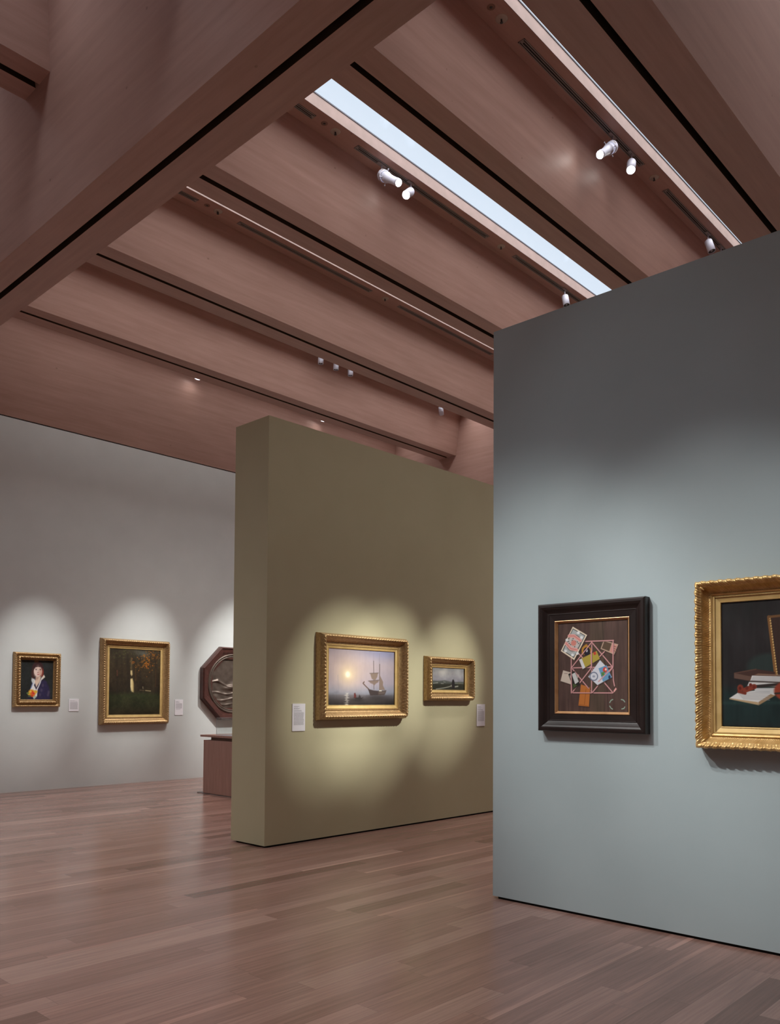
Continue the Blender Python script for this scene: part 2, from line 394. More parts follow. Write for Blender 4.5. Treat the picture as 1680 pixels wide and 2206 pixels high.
# ------------------------------------------------------------------ pictures: pigments laid on dense canvases
def smooth_noise(h, w, cells, seed, octaves=3):
    r = np.random.RandomState(seed); out = np.zeros((h, w)); amp = 1; tot = 0
    for o in range(octaves):
        cy, cx = max(2, int(cells[0]*2**o)), max(2, int(cells[1]*2**o))
        g = r.rand(cy+2, cx+2)
        y = np.linspace(0, cy-.001, h); x = np.linspace(0, cx-.001, w)
        yi = y.astype(int); xi = x.astype(int); fy = y-yi; fx = x-xi
        fy = fy*fy*(3-2*fy); fx = fx*fx*(3-2*fx)
        a = g[yi][:, xi]; b = g[yi][:, xi+1]; c = g[yi+1][:, xi]; d = g[yi+1][:, xi+1]
        out += amp*((a*(1-fx)+b*fx)*(1-fy)[:, None] + (c*(1-fx)+d*fx)*fy[:, None]); tot += amp; amp *= .5
    return out/tot
class Paint:
    """pigment field in the canvas' own u (right) v (down) frame, colours in sRGB bytes"""
    def __init__(s, w, h, n, c):
        s.w, s.h = w, h
        s.nx = int(n); s.ny = int(round(n*h/w))
        s.U, s.V = np.meshgrid(np.linspace(0, 1, s.nx), np.linspace(0, 1, s.ny))
        s.img = np.zeros((s.ny, s.nx, 3)); s.img[:] = c
        s.px = 1./s.nx
    def mix(s, mask, c):
        m = np.clip(mask, 0, 1)[..., None]; s.img = s.img*(1-m) + np.asarray(c, float)*m
    def noise(s, cells, seed, amp, oc=3):
        n = smooth_noise(s.ny, s.nx, cells, seed, oc) - .5
        s.img = np.clip(s.img + n[..., None]*np.asarray(amp, float), 0, 255)
    def sd_poly(s, pts):
        x = s.U*s.w; y = s.V*s.h; P = [(a*s.w, b*s.h) for a, b in pts]
        d = np.full(x.shape, 1e9); ins = np.zeros(x.shape, bool)
        for i in range(len(P)):
            x0, y0 = P[i]; x1, y1 = P[(i+1) % len(P)]
            ex, ey = x1-x0, y1-y0
            t = np.clip(((x-x0)*ex + (y-y0)*ey)/max(ex*ex+ey*ey, 1e-12), 0, 1)
            d = np.minimum(d, np.hypot(x-x0-t*ex, y-y0-t*ey))
            c = ((y0 > y) != (y1 > y)) & (x < (x1-x0)*(y-y0)/((y1-y0) if y1 != y0 else 1e-9) + x0)
            ins ^= c
        return np.where(ins, -d, d)
    def poly(s, pts, c, soft=1., a=1.):
        e = soft*s.px*s.w; s.mix(a*(.5 - s.sd_poly(pts)/(2*e)), c)
    def line(s, pts, c, r, soft=1., a=1.):
        x = s.U*s.w; y = s.V*s.h; d = np.full(x.shape, 1e9)
        for (a0, b0), (a1, b1) in zip(pts[:-1], pts[1:]):
            x0, y0, x1, y1 = a0*s.w, b0*s.h, a1*s.w, b1*s.h
            ex, ey = x1-x0, y1-y0
            t = np.clip(((x-x0)*ex+(y-y0)*ey)/max(ex*ex+ey*ey, 1e-12), 0, 1)
            d = np.minimum(d, np.hypot(x-x0-t*ex, y-y0-t*ey))
        e = soft*s.px*s.w; s.mix(a*(.5 - (d - r*s.w)/(2*e)), c)
    def ell(s, cu, cv, ru, rv, c, soft=.1, a=1., rot=0.):
        x = (s.U-cu)*s.w; y = (s.V-cv)*s.h
        if rot: x, y = x*math.cos(rot)+y*math.sin(rot), -x*math.sin(rot)+y*math.cos(rot)
        q = np.hypot(x/(ru*s.w), y/(rv*s.h)); s.mix(a*np.clip((1-q)/soft+.5, 0, 1), c)
    def glow(s, cu, cv, ru, rv, c, a=1.):
        q = ((s.U-cu)/ru)**2 + ((s.V-cv)/rv)**2; s.mix(a*np.exp(-q), c)
    def grad(s, stops):
        v = s.V[:, 0]; p = [t[0] for t in stops]
        for k in range(3): s.img[..., k] = np.interp(v, p, [t[1][k] for t in stops])[:, None]
    def canvas(s, parent, h, gain=1.):
        lin_c = np.clip(lin(np.clip(s.img, 0, 255))*gain, 0, .95)
        n = s.nx*s.ny
        co = np.zeros((s.ny, s.nx, 3)); co[..., 0] = (s.U-.5)*s.w; co[..., 1] = -h; co[..., 2] = (.5-s.V)*s.h
        idx = np.arange(n).reshape(s.ny, s.nx)
        q = np.stack([idx[1:, :-1], idx[1:, 1:], idx[:-1, 1:], idx[:-1, :-1]], -1).reshape(-1, 4)
        me = bpy.data.meshes.new('canvas')
        me.vertices.add(n); me.vertices.foreach_set('co', co.reshape(-1).astype(np.float32))
        me.loops.add(q.size); me.loops.foreach_set('vertex_index', q.reshape(-1).astype(np.int32))
        me.polygons.add(len(q)); me.polygons.foreach_set('loop_start', np.arange(0, q.size, 4, dtype=np.int32))
        me.update(calc_edges=True)
        at = me.color_attributes.new('pigment', 'FLOAT_COLOR', 'POINT')
        rgba = np.ones((n, 4), np.float32); rgba[:, :3] = lin_c.reshape(-1, 3)
        at.data.foreach_set('color', rgba.reshape(-1))
        me.materials.append(M['canvas'])
        o = bpy.data.objects.new('canvas', me); COL.objects.link(o); o.parent = parent
        return o

def sweep(mb, poly, prof, step=.012, orn=None, mat=0, smooth=True, wrap=None):
    """mitred moulding: poly = outer outline (x, z), prof = (inset, height off the wall); orn(i, s, x)-> (du, dh)"""
    n = len(poly); P = [Vector((a, b)) for a, b in poly]
    area = sum(P[i].x*P[(i+1) % n].y - P[(i+1) % n].x*P[i].y for i in range(n))
    if area < 0: P.reverse()
    E = [(P[(i+1) % n]-P[i]).normalized() for i in range(n)]
    NI = [Vector((-e.y, e.x)) for e in E]
    mit = []
    for i in range(n):
        a, b = NI[i-1], NI[i]; mit.append((a+b)/(1+a.dot(b)))
    for i in range(n):
        A, B = P[i], P[(i+1) % n]; mA, mB = mit[i], mit[(i+1) % n]
        Ln = (B-A).length; k = max(2, int(Ln/step)) if orn else 2
        v = []
        for j in range(k+1):
            s = j/k
            fade = min(1., min(s, 1-s)*Ln/.03)
            for q, (u, h) in enumerate(prof):
                du = dh = 0
                if orn:
                    du, dh = orn(q, s*Ln, Ln); du *= fade; dh *= fade
                a = A + mA*(u+du); b = B + mB*(u+du); p = a.lerp(b, s)
                v.append((p.x, -(h+dh), p.y))
        m = len(prof); fs = []
        for j in range(k):
            for q in range(m-1):
                fs.append((j*m+q, j*m+q+1, (j+1)*m+q+1, (j+1)*m+q))
        mb.add(v, fs, mat, smooth)

def rect(w, h): return [(-w/2, -h/2), (w/2, -h/2), (w/2, h/2), (-w/2, h/2)]

def framed(place, W, H, fw, depth, style, paint, label, gain=1., canvas_h=None, group='framed paintings on the walls'):
    """W, H outer size; fw moulding width; all local: x right, z up, -y out of the wall"""
    root = empty('framed_painting', label, 'painting', place, group)
    cw, ch = paint.w, paint.h
    ax, az = (W-cw)/2, (H-ch)/2          # moulding width each way
    f = (ax+az)/2
    def outline(): return rect(W, H)
    if style == 'lacquer':
        prof = [(0,0),(0,.80),(.03,.93),(.08,.99),(.19,1.),(.205,.96),(.23,.95),(.30,.86),(.38,.72),(.46,.60),(.52,.56),(.535,.59),(.56,.59),(.58,.55),(.86,.51),(.885,.50)]
        mb = MB(); sweep(mb, outline(), [(u*f, h*depth) for u, h in prof], smooth=False)
        mb.build('frame', M['lacquer'], root)
        iw, ih = W-2*.885*f, H-2*.885*f
        mb = MB(); sweep(mb, rect(iw, ih), [(0,.50*depth),(.0,.56*depth),(.003,.58*depth),(.115*f,.34*depth),(.13*f,.30*depth)], smooth=False)
        l = mb.build('liner', M['giltc'], root); l['label'] = 'copper gilt slip around the canvas'
        chh = .32*depth
    else:
        if style == 'fluted':
            prof = [(0,0),(0,.35),(.02,.55),(.05,.70),(.03,.80),(.06,.92),(.12,1.0),(.19,.98),(.24,.88),(.27,.84),(.30,.84),(.34,.66),(.40,.48),(.48,.36),(.56,.30),(.575,.38),(.60,.40),(.625,.37),(.64,.33),(.66,.33),(.67,.30)]
            rd = range(4, 10); cove = range(11, 15)
            def orn(i, x, L):
                if i in rd:
                    a = .5+.5*math.sin(2*PI*x/.046); b = math.sin(2*PI*x/.0153+i)
                    return (-.0035*a + .0012*b, .005*a + .002*b)
                if i in cove: return (0, -.0016*(1 if math.sin(2*PI*x/.0105) > 0 else -1))
                return (0, 0)
            step = .0026
        elif style == 'scoop':
            prof = [(0,0),(.01,.2),(.05,.34),(.04,.46),(.08,.62),(.16,.78),(.17,.88),(.22,.98),(.28,1.0),(.33,.94),(.36,.86),(.39,.82),(.44,.62),(.50,.48),(.58,.38),(.66,.33),(.68,.39),(.71,.40),(.73,.34)]
            rd = range(6, 12)
            def orn(i, x, L):
                if i in rd:
                    a = abs(math.sin(PI*x/.036)); b = math.sin(2*PI*x/.018 + 1.3*i)
                    return (-.005*a + .0015*b, .006*a + .0025*b)
                return (0, 0)
            step = .0045
        elif style == 'carved':
            prof = [(0,0),(0,.4),(.04,.62),(.10,.80),(.16,.86),(.22,.84),(.28,.62),(.36,.52),(.46,.52),(.50,.70),(.56,.90),(.64,1.0),(.72,.94),(.78,.76),(.82,.60),(.86,.50)]
            def orn(i, x, L):
                if 2 <= i <= 5: return (0, .005*abs(math.sin(PI*x/.028)))
                if 9 <= i <= 13:
                    a = abs(math.sin(PI*x/.045+.3*i)); return (.003*math.sin(2*PI*x/.03), .009*a)
                return (0, 0)
            step = .005
        mb = MB(); sweep(mb, outline(), [(u*f, h*depth) for u, h in prof], step=step, orn=orn)
        mb.build('frame', M['giltd'] if style != 'fluted' else M['gilt'], root)
        u1 = prof[-1][0]*f; h1 = prof[-1][1]*depth
        iw, ih = W-2*u1, H-2*u1
        r = f-u1
        if style == 'carved': lp = [(0,h1),(.3*r,h1+.004),(.6*r,h1-.004),(r,h1-.012)]
        else: lp = [(0,h1),(.10*r,h1+.003),(.22*r,h1+.003),(.24*r,h1-.004),(.84*r,h1-.010),(.86*r,h1-.006),(.95*r,h1-.007),(r,h1-.018)]
        mb = MB(); sweep(mb, rect(iw, ih), lp, smooth=False)
        mb.build('liner', M['giltp'] if style != 'carved' else M['giltd'], root)
        # leaf blocks over the mitres
        for sx in (-1, 1):
            for sz in (-1, 1):
                mb = MB()
                c = Vector((sx*(W/2-.20*f), sz*(H/2-.20*f)))
                for t in range(5):
                    a = math.atan2(-sz, -sx) + (t-2)*.42
                    rr = .30*f if t == 2 else .21*f
                    q = c + Vector((math.cos(a), math.sin(a)))*rr*.55
                    Mx = Matrix.Translation((q.x, -(.80*depth - .10*depth*abs(t-2)*.2), q.y)) @ Matrix.Rotation(-a, 4, 'Y') @ Matrix.Scale(.38, 4, (0,0,1)) @ Matrix.Scale(.5, 4, (0,1,0))
                    mb.lathe([(.001, -rr*.6), (rr*.3, -rr*.5), (rr*.5, -rr*.1), (rr*.42, rr*.3), (.001, rr*.6)], Mx @ Matrix.Rotation(PI/2, 4, 'Y'), n=10)
                mb.build('corner_leaf', M['giltd'] if style != 'fluted' else M['gilt'], root)
        chh = h1-.016
    paint.canvas(root, chh, gain)
    return root

# --- picture 1: letter rack on brown boards (near wall, black frame)
def Q(cs):
    """reading frame of a picture: corners TL TR BR BL -> function giving u, v"""
    (x0,y0),(x1,y1),(x2,y2),(x3,y3) = cs
    def f(x, y):
        u = v = .5
        for _ in range(12):
            xl, xr = x0+(x3-x0)*v, x1+(x2-x1)*v; u = (x-xl)/(xr-xl)
            yt, yb = y0+(y1-y0)*u, y3+(y2-y3)*u; v = (y-yt)/(yb-yt)
        return (u, v)
    return f
def paint_rack():
    p = Paint(.452, .549, 330, (80, 62, 56)); q = Q([(343,472),(1205,425),(1200,1612),(330,1597)])
    P = lambda *a: [q(x, y) for x, y in a]
    for u0, u1, c in ((0,.47,(78,59,54)),(.47,.68,(82,67,57)),(.68,1,(82,63,57))):
        p.mix(((p.U >= u0) & (p.U < u1))*1., c)
    p.noise((3, 40), 3, (26, 22, 20)); p.noise((6, 8), 5, (14, 10, 10))
    for x in (905, 955): pass
    p.line(P((905,440),(915,760),(960,1400),(968,1600)), (52,40,36), .003)
    p.line(P((455,1430),(462,1600)), (58,44,40), .002)
    def sh(pts, d=(8,14)):      # the painter's own cast shadow, part of the picture
        p.poly(P(*[(x+d[0], y+d[1]) for x, y in pts]), (52,38,34), 3, .7)
    tape = (205,150,150)
    def T(*a, r=.0072): p.line([q(x+6, y+8) for x, y in a], (58,42,38), r, 1.5, .6); p.line(P(*a), tape, r)
    # papers tucked under the tapes
    c = [(395,1072),(605,1130),(585,1180),(495,1250),(358,1207)]; sh(c); p.poly(P(*c), (196,182,168))
    p.line(P((412,1112),(450,1114)), (150,130,125), .005)
    c = [(640,790),(700,742),(760,800),(765,850),(680,880),(640,870)]; sh(c); p.poly(P(*c), (176,126,52)); e = q(705,835); p.ell(*e, .05, .045, (34,32,44)); e = q(706,825); p.ell(*e, .012, .018, (205,205,215), .4)
    c = [(918,698),(1095,750),(1045,880),(878,805)]; sh(c); p.poly(P(*c), (188,160,140)); p.poly(P((925,712),(1015,738),(985,835),(892,798)), (92,74,58)); p.poly(P((1022,742),(1082,760),(1042,862),(990,842)), (200,140,130))
    for k in range(3): p.line(P((1030,770+28*k),(1070,783+28*k)), (120,80,72), .004)
    # tapes
    T((500,715),(1038,700)); T((505,715),(500,1358)); T((1033,700),(1028,1040),(1032,1200),(1045,1270)); T((505,1355),(1025,1358)); T((770,710),(760,1355)); T((502,1043),(1025,1032))
    T((505,1040),(768,722)); T((770,722),(1025,1035)); T((505,1040),(640,1200),(765,1350)); T((1025,1040),(770,1352)); T((760,1045),(510,1352)); T((765,1040),(1025,1355)); T((600,860),(760,1040)); T((925,840),(770,1000))
    p.poly(P((1060,1290),(1072,1310),(1045,1345),(1030,1352),(1035,1325)), (228,165,160))
    # big ornamental card
    c = [(528,522),(712,630),(543,945),(367,830)]; sh(c, (14,10)); p.poly(P(*c), (226,210,188)); p.poly(P((530,545),(690,636),(538,918),(388,824)), (70,72,72)); p.poly(P((532,556),(680,640),(538,905),(400,822)), (172,176,176))
    e = q(537,730); p.ell(*e, .115, .085, (95,90,88), .15, rot=-.9); p.ell(*e, .105, .075, (190,182,178), .1, rot=-.9)
    p.noise((40, 34), 8, (0,0,0))
    for k in range(26):
        a = k*2.4; rr = .016*math.sqrt(k)
        p.ell(e[0]+rr*math.cos(a), e[1]+rr*.82*math.sin(a), .008, .006, (70,62,60) if k % 2 else (205,196,190), .6)
    p.ell(*e, .04, .032, (206,130,118), .5)
    for pts in (((480,640),(545,640),(625,700)), ((440,735),(500,800),(575,815))):
        p.line(P(*pts), (222,160,152), .022); p.line(P(*pts), (190,110,104), .004)
    for x, y in ((600,600),(450,690),(585,860),(430,830),(520,880),(640,660)): e2 = q(x, y); p.ell(*e2, .022, .016, (225,226,226), .6)
    # yellow envelope with red stamp
    c = [(605,940),(830,830),(868,930),(650,1058)]; sh(c); p.poly(P(*c), (170,152,66)); p.poly(P((605,940),(640,925),(685,1040),(650,1058)), (205,205,208)); p.poly(P((785,850),(815,838),(826,872),(797,885)), (190,70,55))
    T((762,835),(762,1040), r=.009)
    # white letter, blue card with a flower
    c = [(870,945),(930,1010),(1015,1160),(835,1260),(720,1155)]; sh(c); p.poly(P(*c), (206,208,216)); e = q(790,1150); p.ell(*e, .062, .05, (110,118,140), .1); p.ell(*e, .048, .038, (206,208,216), .12); p.ell(*e, .02, .012, (150,156,172), .4)
    c = [(850,1050),(950,1010),(1012,1165),(905,1218)]; p.poly(P(*c), (104,150,186)); e = q(930,1070); p.ell(*e, .03, .03, (205,66,62), .3); p.ell(e[0]+.012, e[1]-.006, .014, .012, (238,206,190), .5)
    p.line(P((925,1090),(890,1140)), (78,120,60), .008); e = q(905,1120); p.ell(*e, .03, .014, (84,128,66), .4, rot=.7); e = q(985,1160); p.ell(*e, .016, .02, (40,60,92), .4)
    p.line(P((1020,1040),(850,1215)), tape, .0075)
    # dark card with pale label, orange ticket
    c = [(462,1120),(545,1082),(615,1250),(530,1300)]; sh(c); p.poly(P(*c), (38,36,34)); p.poly(P((508,1120),(552,1100),(598,1215),(550,1248)), (196,196,194)); p.line(P((485,1140),(492,1170)), (170,168,160), .006); p.poly(P((520,1240),(550,1250),(580,1262),(530,1296)), (70,84,46))
    c = [(625,1250),(690,1270),(722,1310),(745,1275),(725,1530),(590,1515)]; sh(c); p.poly(P(*c), (180,108,52)); p.line(P((690,1310),(668,1500)), (130,76,34), .003); p.line(P((600,1500),(725,1525)), (150,88,40), .004)
    T((505,1355),(760,1357), r=.006); T((500,1040),(502,1350), r=.0075)
    # four small wreath strokes
    for pts in (((985,1478),(1000,1450),(1022,1440)), ((1125,1440),(1150,1446),(1166,1470)), ((985,1522),(1000,1548),(1018,1560)), ((1130,1558),(1155,1552),(1166,1532))):
        p.line(P(*pts), (150,176,160), .006)
    return p
# --- picture 2: books and a violin on a dark green cloth (near wall, gold frame)
def paint_music():
    p = Paint(.79, .65, 400, (33, 30, 31)); s = 1./(1550.)
    def q(x, y): return ((x-368)/1560., (y-(460-.0704*(x-368)))/(1668+.037*(x-368)-(460-.0704*(x-368))))
    P = lambda *a: [q(x, y) for x, y in a]
    p.noise((4, 5), 11, (14, 12, 14))
    p.glow(.75, .3, .4, .5, (58, 48, 44), .5)
    p.poly([(0,.70),(.25,.69),(1,.66),(1,1),(0,1)], (25,41,41), 14); p.noise((7, 30), 12, (8, 14, 13))
    p.line([(0,.815),(.3,.81),(1,.80)], (44,70,66), .006, 6, .7)
    e = q(850,1090); p.ell(e[0], e[1], .14, .11, (40,50,48), .3)
    p.poly([(.26,.62),(.6,.6),(.8,.68),(.5,.74),(.27,.7)], (44,56,52), 8)
    # leaning panel with beaded gilt edge
    p.poly(P((835,590),(1500,540),(1500,1190),(900,1170)), (58,40,34)); p.noise((3, 60), 13, (8, 6, 6))
    p.line(P((850,590),(912,1170)), (128,88,50), .010)
    for k in range(22):
        t = k/21.; e = q(862+62*t, 600+565*t); p.ell(*e, .0045, .008, (206,170,110), .5)
    p.line(P((850,590),(965,578),(1500,545)), (110,76,46), .008)
    # closed books behind
    p.poly(P((500,1150),(720,1110),(905,1140),(905,1180),(680,1235),(500,1200)), (66,44,38)); p.poly(P((500,1150),(700,1190),(690,1232),(500,1200)), (96,72,62)); p.line(P((505,1150),(720,1112)), (92,64,52), .003)
    p.poly(P((700,1170),(740,1155),(1500,1200),(1500,1215)), (124,96,80))
    # open score
    p.poly(P((680,1175),(1400,1205),(1400,1265),(662,1228)), (214,212,210)); p.poly(P((650,1238),(1400,1270),(1400,1300),(632,1278)), (200,198,196))
    for k in range(4): p.line(P((690-6*k,1188+11*k),(1380,1212+11*k)), (150,148,150), .0016)
    p.line(P((670,1232),(1400,1268)), (70,58,54), .004)
    # open book in front
    p.poly(P((450,1398),(535,1345),(900,1300),(905,1370),(870,1385),(750,1460)), (206,204,202)); p.poly(P((700,1300),(905,1300),(905,1362),(710,1340)), (190,190,190))
    p.poly(P((450,1398),(735,1440),(745,1470),(450,1408)), (176,150,116)); p.poly(P((745,1470),(905,1375),(860,1360),(740,1440)), (150,122,92))
    for k in range(6): p.line(P((540+10*k,1352+11*k),(850,1335+17*k)), (150,150,152), .002, 1, .7)
    # violin: scroll, neck, body
    p.line(P((690,1285),(965,1262),(1150,1262)), (48,40,38), .009)
    p.line(P((610,1320),(700,1285)), (124,54,38), .017)
    e = q(562,1300); p.ell(*e, .020, .030, (124,52,36), .4); p.ell(e[0]-.002, e[1], .009, .014, (88,30,22), .4); p.line([q(545,1335), q(610,1352)], (112,46,32), .009)
    for x, y in ((628,1300),(665,1268),(700,1290)): e = q(x, y); p.ell(*e, .010, .014, (104,36,26), .4)
    e = q(1050,1330); p.ell(*e, .10, .085, (140,58,40), .15); e = q(1250,1330); p.ell(*e, .13, .10, (136,56,38), .1); p.glow(e[0]-.06, e[1]-.03, .05, .03, (215,120,80), .6)
    p.line(P((905,1355),(1450,1330)), (52,42,38), .006)
    return p
# --- picture 3: ship becalmed in haze (middle wall)
def paint_ship():
    p = Paint(.872, .540, 300, (165, 152, 162)); q = Q([(315,380),(1300,445),(1275,1265),(290,1262)])
    P = lambda *a: [q(x, y) for x, y in a]
    p.grad([(0,(158,152,172)),(.3,(176,162,170)),(.6,(164,154,168)),(.76,(136,140,156)),(.82,(96,94,102)),(.9,(62,58,60)),(1,(40,36,36))])
    p.glow(.0, .15, .35, .25, (186,164,170), .6); p.glow(.85, .05, .3, .1, (142,146,186), .6)
    e = q(575,790); p.glow(e[0], e[1]-.06, .30, .34, (204,178,166), .8); p.glow(*e, .12, .16, (228,204,164), .8); p.glow(*e, .045, .06, (250,238,206), .95); p.ell(*e, .028, .045, (252,244,220), .8)
    p.noise((6, 9), 21, (16, 14, 14)); p.noise((5, 60), 22, (6, 6, 6))
    p.glow(.5, .79, .6, .02, (150,156,172), .35)
    # light path
    for v0 in np.linspace(.78, .99, 34):
        wd = .024+.012*math.sin(v0*140); p.ell(.265+.006*math.sin(v0*90), v0, wd, .004, (214,206,196), 1., .55*(1-.4*(v0-.78)/.2))
    p.ell(.262, .985, .028, .005, (245,235,215), .8, .9)
    # distant hazy sail
    p.poly(P((375,1060),(430,1040),(440,1060),(400,1080)), (120,118,130), 4, .6); p.line(P((432,800),(436,1040)), (148,144,156), .003, 2, .5)
    # ship
    rig = (120,110,116)
    p.line(P((970,470),(968,600)), (150,140,150), .003, 1.5, .7); p.line(P((970,590),(966,1020)), (96,84,84), .0042)
    p.line(P((1066,480),(1064,640)), (140,130,140), .0035, 1.5, .7); p.line(P((1064,640),(1052,1025)), (92,80,78), .0048)
    p.poly(P((912,776),(1036,770),(1022,830),(992,878),(958,872),(935,858),(922,815)), (134,116,106), 1.5); p.line(P((905,776),(1042,770)), (96,84,80), .003)
    p.poly(P((885,892),(1046,880),(1035,912),(1000,930),(972,960),(945,935),(915,925)), (128,110,102), 1.5); p.line(P((880,892),(1050,878)), (92,80,78), .003)
    p.poly(P((1060,800),(1112,908),(1108,960),(1140,1028),(1048,1030)), (132,114,104), 1.5)
    for x in (930,950,990,1010): p.line(P((x,935),(x+8,1020)), rig, .0016, 1, .5)
    p.line(P((885,1015),(835,965),(800,925),(818,905)), (104,84,78), .007)
    p.poly(P((872,1010),(905,1020),(960,1035),(1060,1046),(1158,1036),(1150,1066),(1128,1106),(905,1112),(888,1060)), (66,56,56), 1.5)
    p.poly(P((1035,1046),(1158,1036),(1148,1068),(1128,1100),(1030,1104)), (100,88,84), 3, .7)
    for x in (1056,1076): e = q(x, 1042); p.ell(*e, .010, .008, (230,222,206), .6)
    p.ell(.72, .86, .14, .05, (48,42,42), 1.2, .6)
    # rowing boat with a figure in red
    p.poly(P((655,1140),(690,1160),(765,1166),(798,1138),(770,1150),(680,1142)), (40,34,34), 2); p.poly(P((662,1078),(680,1070),(692,1110),(690,1145),(660,1145)), (96,44,42), 2); p.poly(P((725,1145),(742,1100),(758,1128),(762,1150)), (48,42,44), 2)
    p.ell(.43, .90, .09, .03, (38,34,34), 1.2, .6)
    return p
# --- picture 4: wet meadow under cloud (middle wall, small)
def paint_meadow():
    p = Paint(.519, .260, 240, (150, 150, 156)); q = Q([(350,460),(1010,475),(1005,985),(340,975)])
    P = lambda *a: [q(x, y) for x, y in a]
    p.grad([(0,(146,148,152)),(.25,(160,158,162)),(.6,(138,136,146)),(.64,(96,98,92)),(.7,(58,58,50)),(1,(38,36,32))])
    p.noise((5, 8), 31, (34, 34, 34)); e = q(560,565); p.glow(*e, .14, .2, (206,202,198), .8); e = q(890,570); p.glow(*e, .08, .15, (182,182,186), .7); e = q(530,500); p.glow(*e, .1, .1, (112,116,122), .5)
    p.poly(P((335,760),(450,770),(600,755),(740,790),(1010,790),(1010,830),(335,830)), (78,82,78), 4)
    p.line(P((350,820),(450,805)), (190,190,184), .007, 2, .8); p.line(P((520,822),(570,826)), (196,196,190), .009, 2, .8); p.line(P((570,785),(610,790)), (190,190,186), .006, 2, .6); p.line(P((820,815),(1005,822)), (168,170,158), .006, 2, .7)
    p.poly(P((330,830),(1010,830),(1010,990),(330,990)), (46,46,38), 5); p.noise((14, 20), 33, (10, 10, 8))
    p.line(P((415,938),(560,918),(680,890),(742,868)), (150,150,140), .010, 2, .9); p.line(P((738,858),(745,885)), (168,166,156), .014, 2, .8); p.line(P((812,890),(880,878)), (160,158,148), .013, 2, .9)
    p.poly(P((742,910),(748,800),(762,745),(776,732),(792,745),(806,790),(812,912),(780,925)), (36,32,34), 2.5)
    p.line(P((893,800),(905,830)), (96,92,60), .007, 1.5)
    return p
# --- picture 5: forest interior with a lit birch (back wall)
def paint_forest():
    p = Paint(.836, .977, 220, (50, 42, 30)); q = Q([(368,355),(1205,400),(1170,1445),(345,1440)])
    P = lambda *a: [q(x, y) for x, y in a]
    p.grad([(0,(62,54,42)),(.3,(56,46,32)),(.64,(46,38,28)),(.72,(44,47,28)),(.86,(40,42,26)),(1,(42,34,22))])
    p.noise((5, 6), 41, (30, 26, 20)); p.noise((30, 26), 42, (18, 16, 12))
    e = q(920,450); p.glow(*e, .12, .06, (112,118,112), .55); e = q(800,410); p.glow(*e, .08, .05, (96,92,80), .5)
    r = np.random.RandomState(4)
    for x, y, sx, sy, n, c in ((960,560,70,60,60,(168,104,36)),(1100,520,60,110,60,(132,84,34)),(980,640,40,25,20,(186,106,36)),(735,575,25,20,12,(176,100,40)),(840,650,60,50,24,(140,94,40)),(600,470,160,70,60,(76,74,44)),(1100,440,70,40,24,(150,92,40))):
        for _ in range(n):
            e = q(r.normal(x, sx), r.normal(y, sy)); k = .6+.5*r.rand(); p.ell(e[0], e[1], .011, .008, tuple(np.array(c)*k), .9, .8)
    for x, w in ((480,.022),(655,.028),(860,.014),(1040,.012),(1120,.02),(560,.012)): p.line(P((x,480),(x+4,1080)), (38,32,26), w, 4, .55)
    e = q(485,745); p.line(P((484,720),(486,800)), (96,58,44), .012, 2, .7); p.line(P((1122,700),(1116,990)), (98,64,34), .006, 2, .6); p.line(P((785,700),(783,880)), (110,70,34), .006, 2, .6)
    p.line(P((716,520),(714,720)), (92,80,56), .016, 2.5, .7)
    p.poly(P((700,722),(728,720),(732,790),(716,815),(698,780)), (196,176,128), 2); p.poly(P((698,858),(730,850),(748,930),(748,1080),(715,1070),(696,990)), (206,186,132), 2); p.line(P((706,880),(708,1050)), (232,220,176), .006, 2, .8); p.line(P((742,900),(745,1060)), (140,118,76), .008, 2, .7)
    p.line(P((945,1052),(1028,1062)), (168,150,112), .008, 1.5, .9); p.line(P((850,1045),(920,1050)), (110,96,72), .006, 1.5, .7); p.line(P((900,990),(903,1020)), (170,160,130), .006, 1.5, .8)
    p.glow(.58, .70, .35, .05, (50,60,36), .5); p.noise((60, 50), 44, (10, 14, 6))
    return p
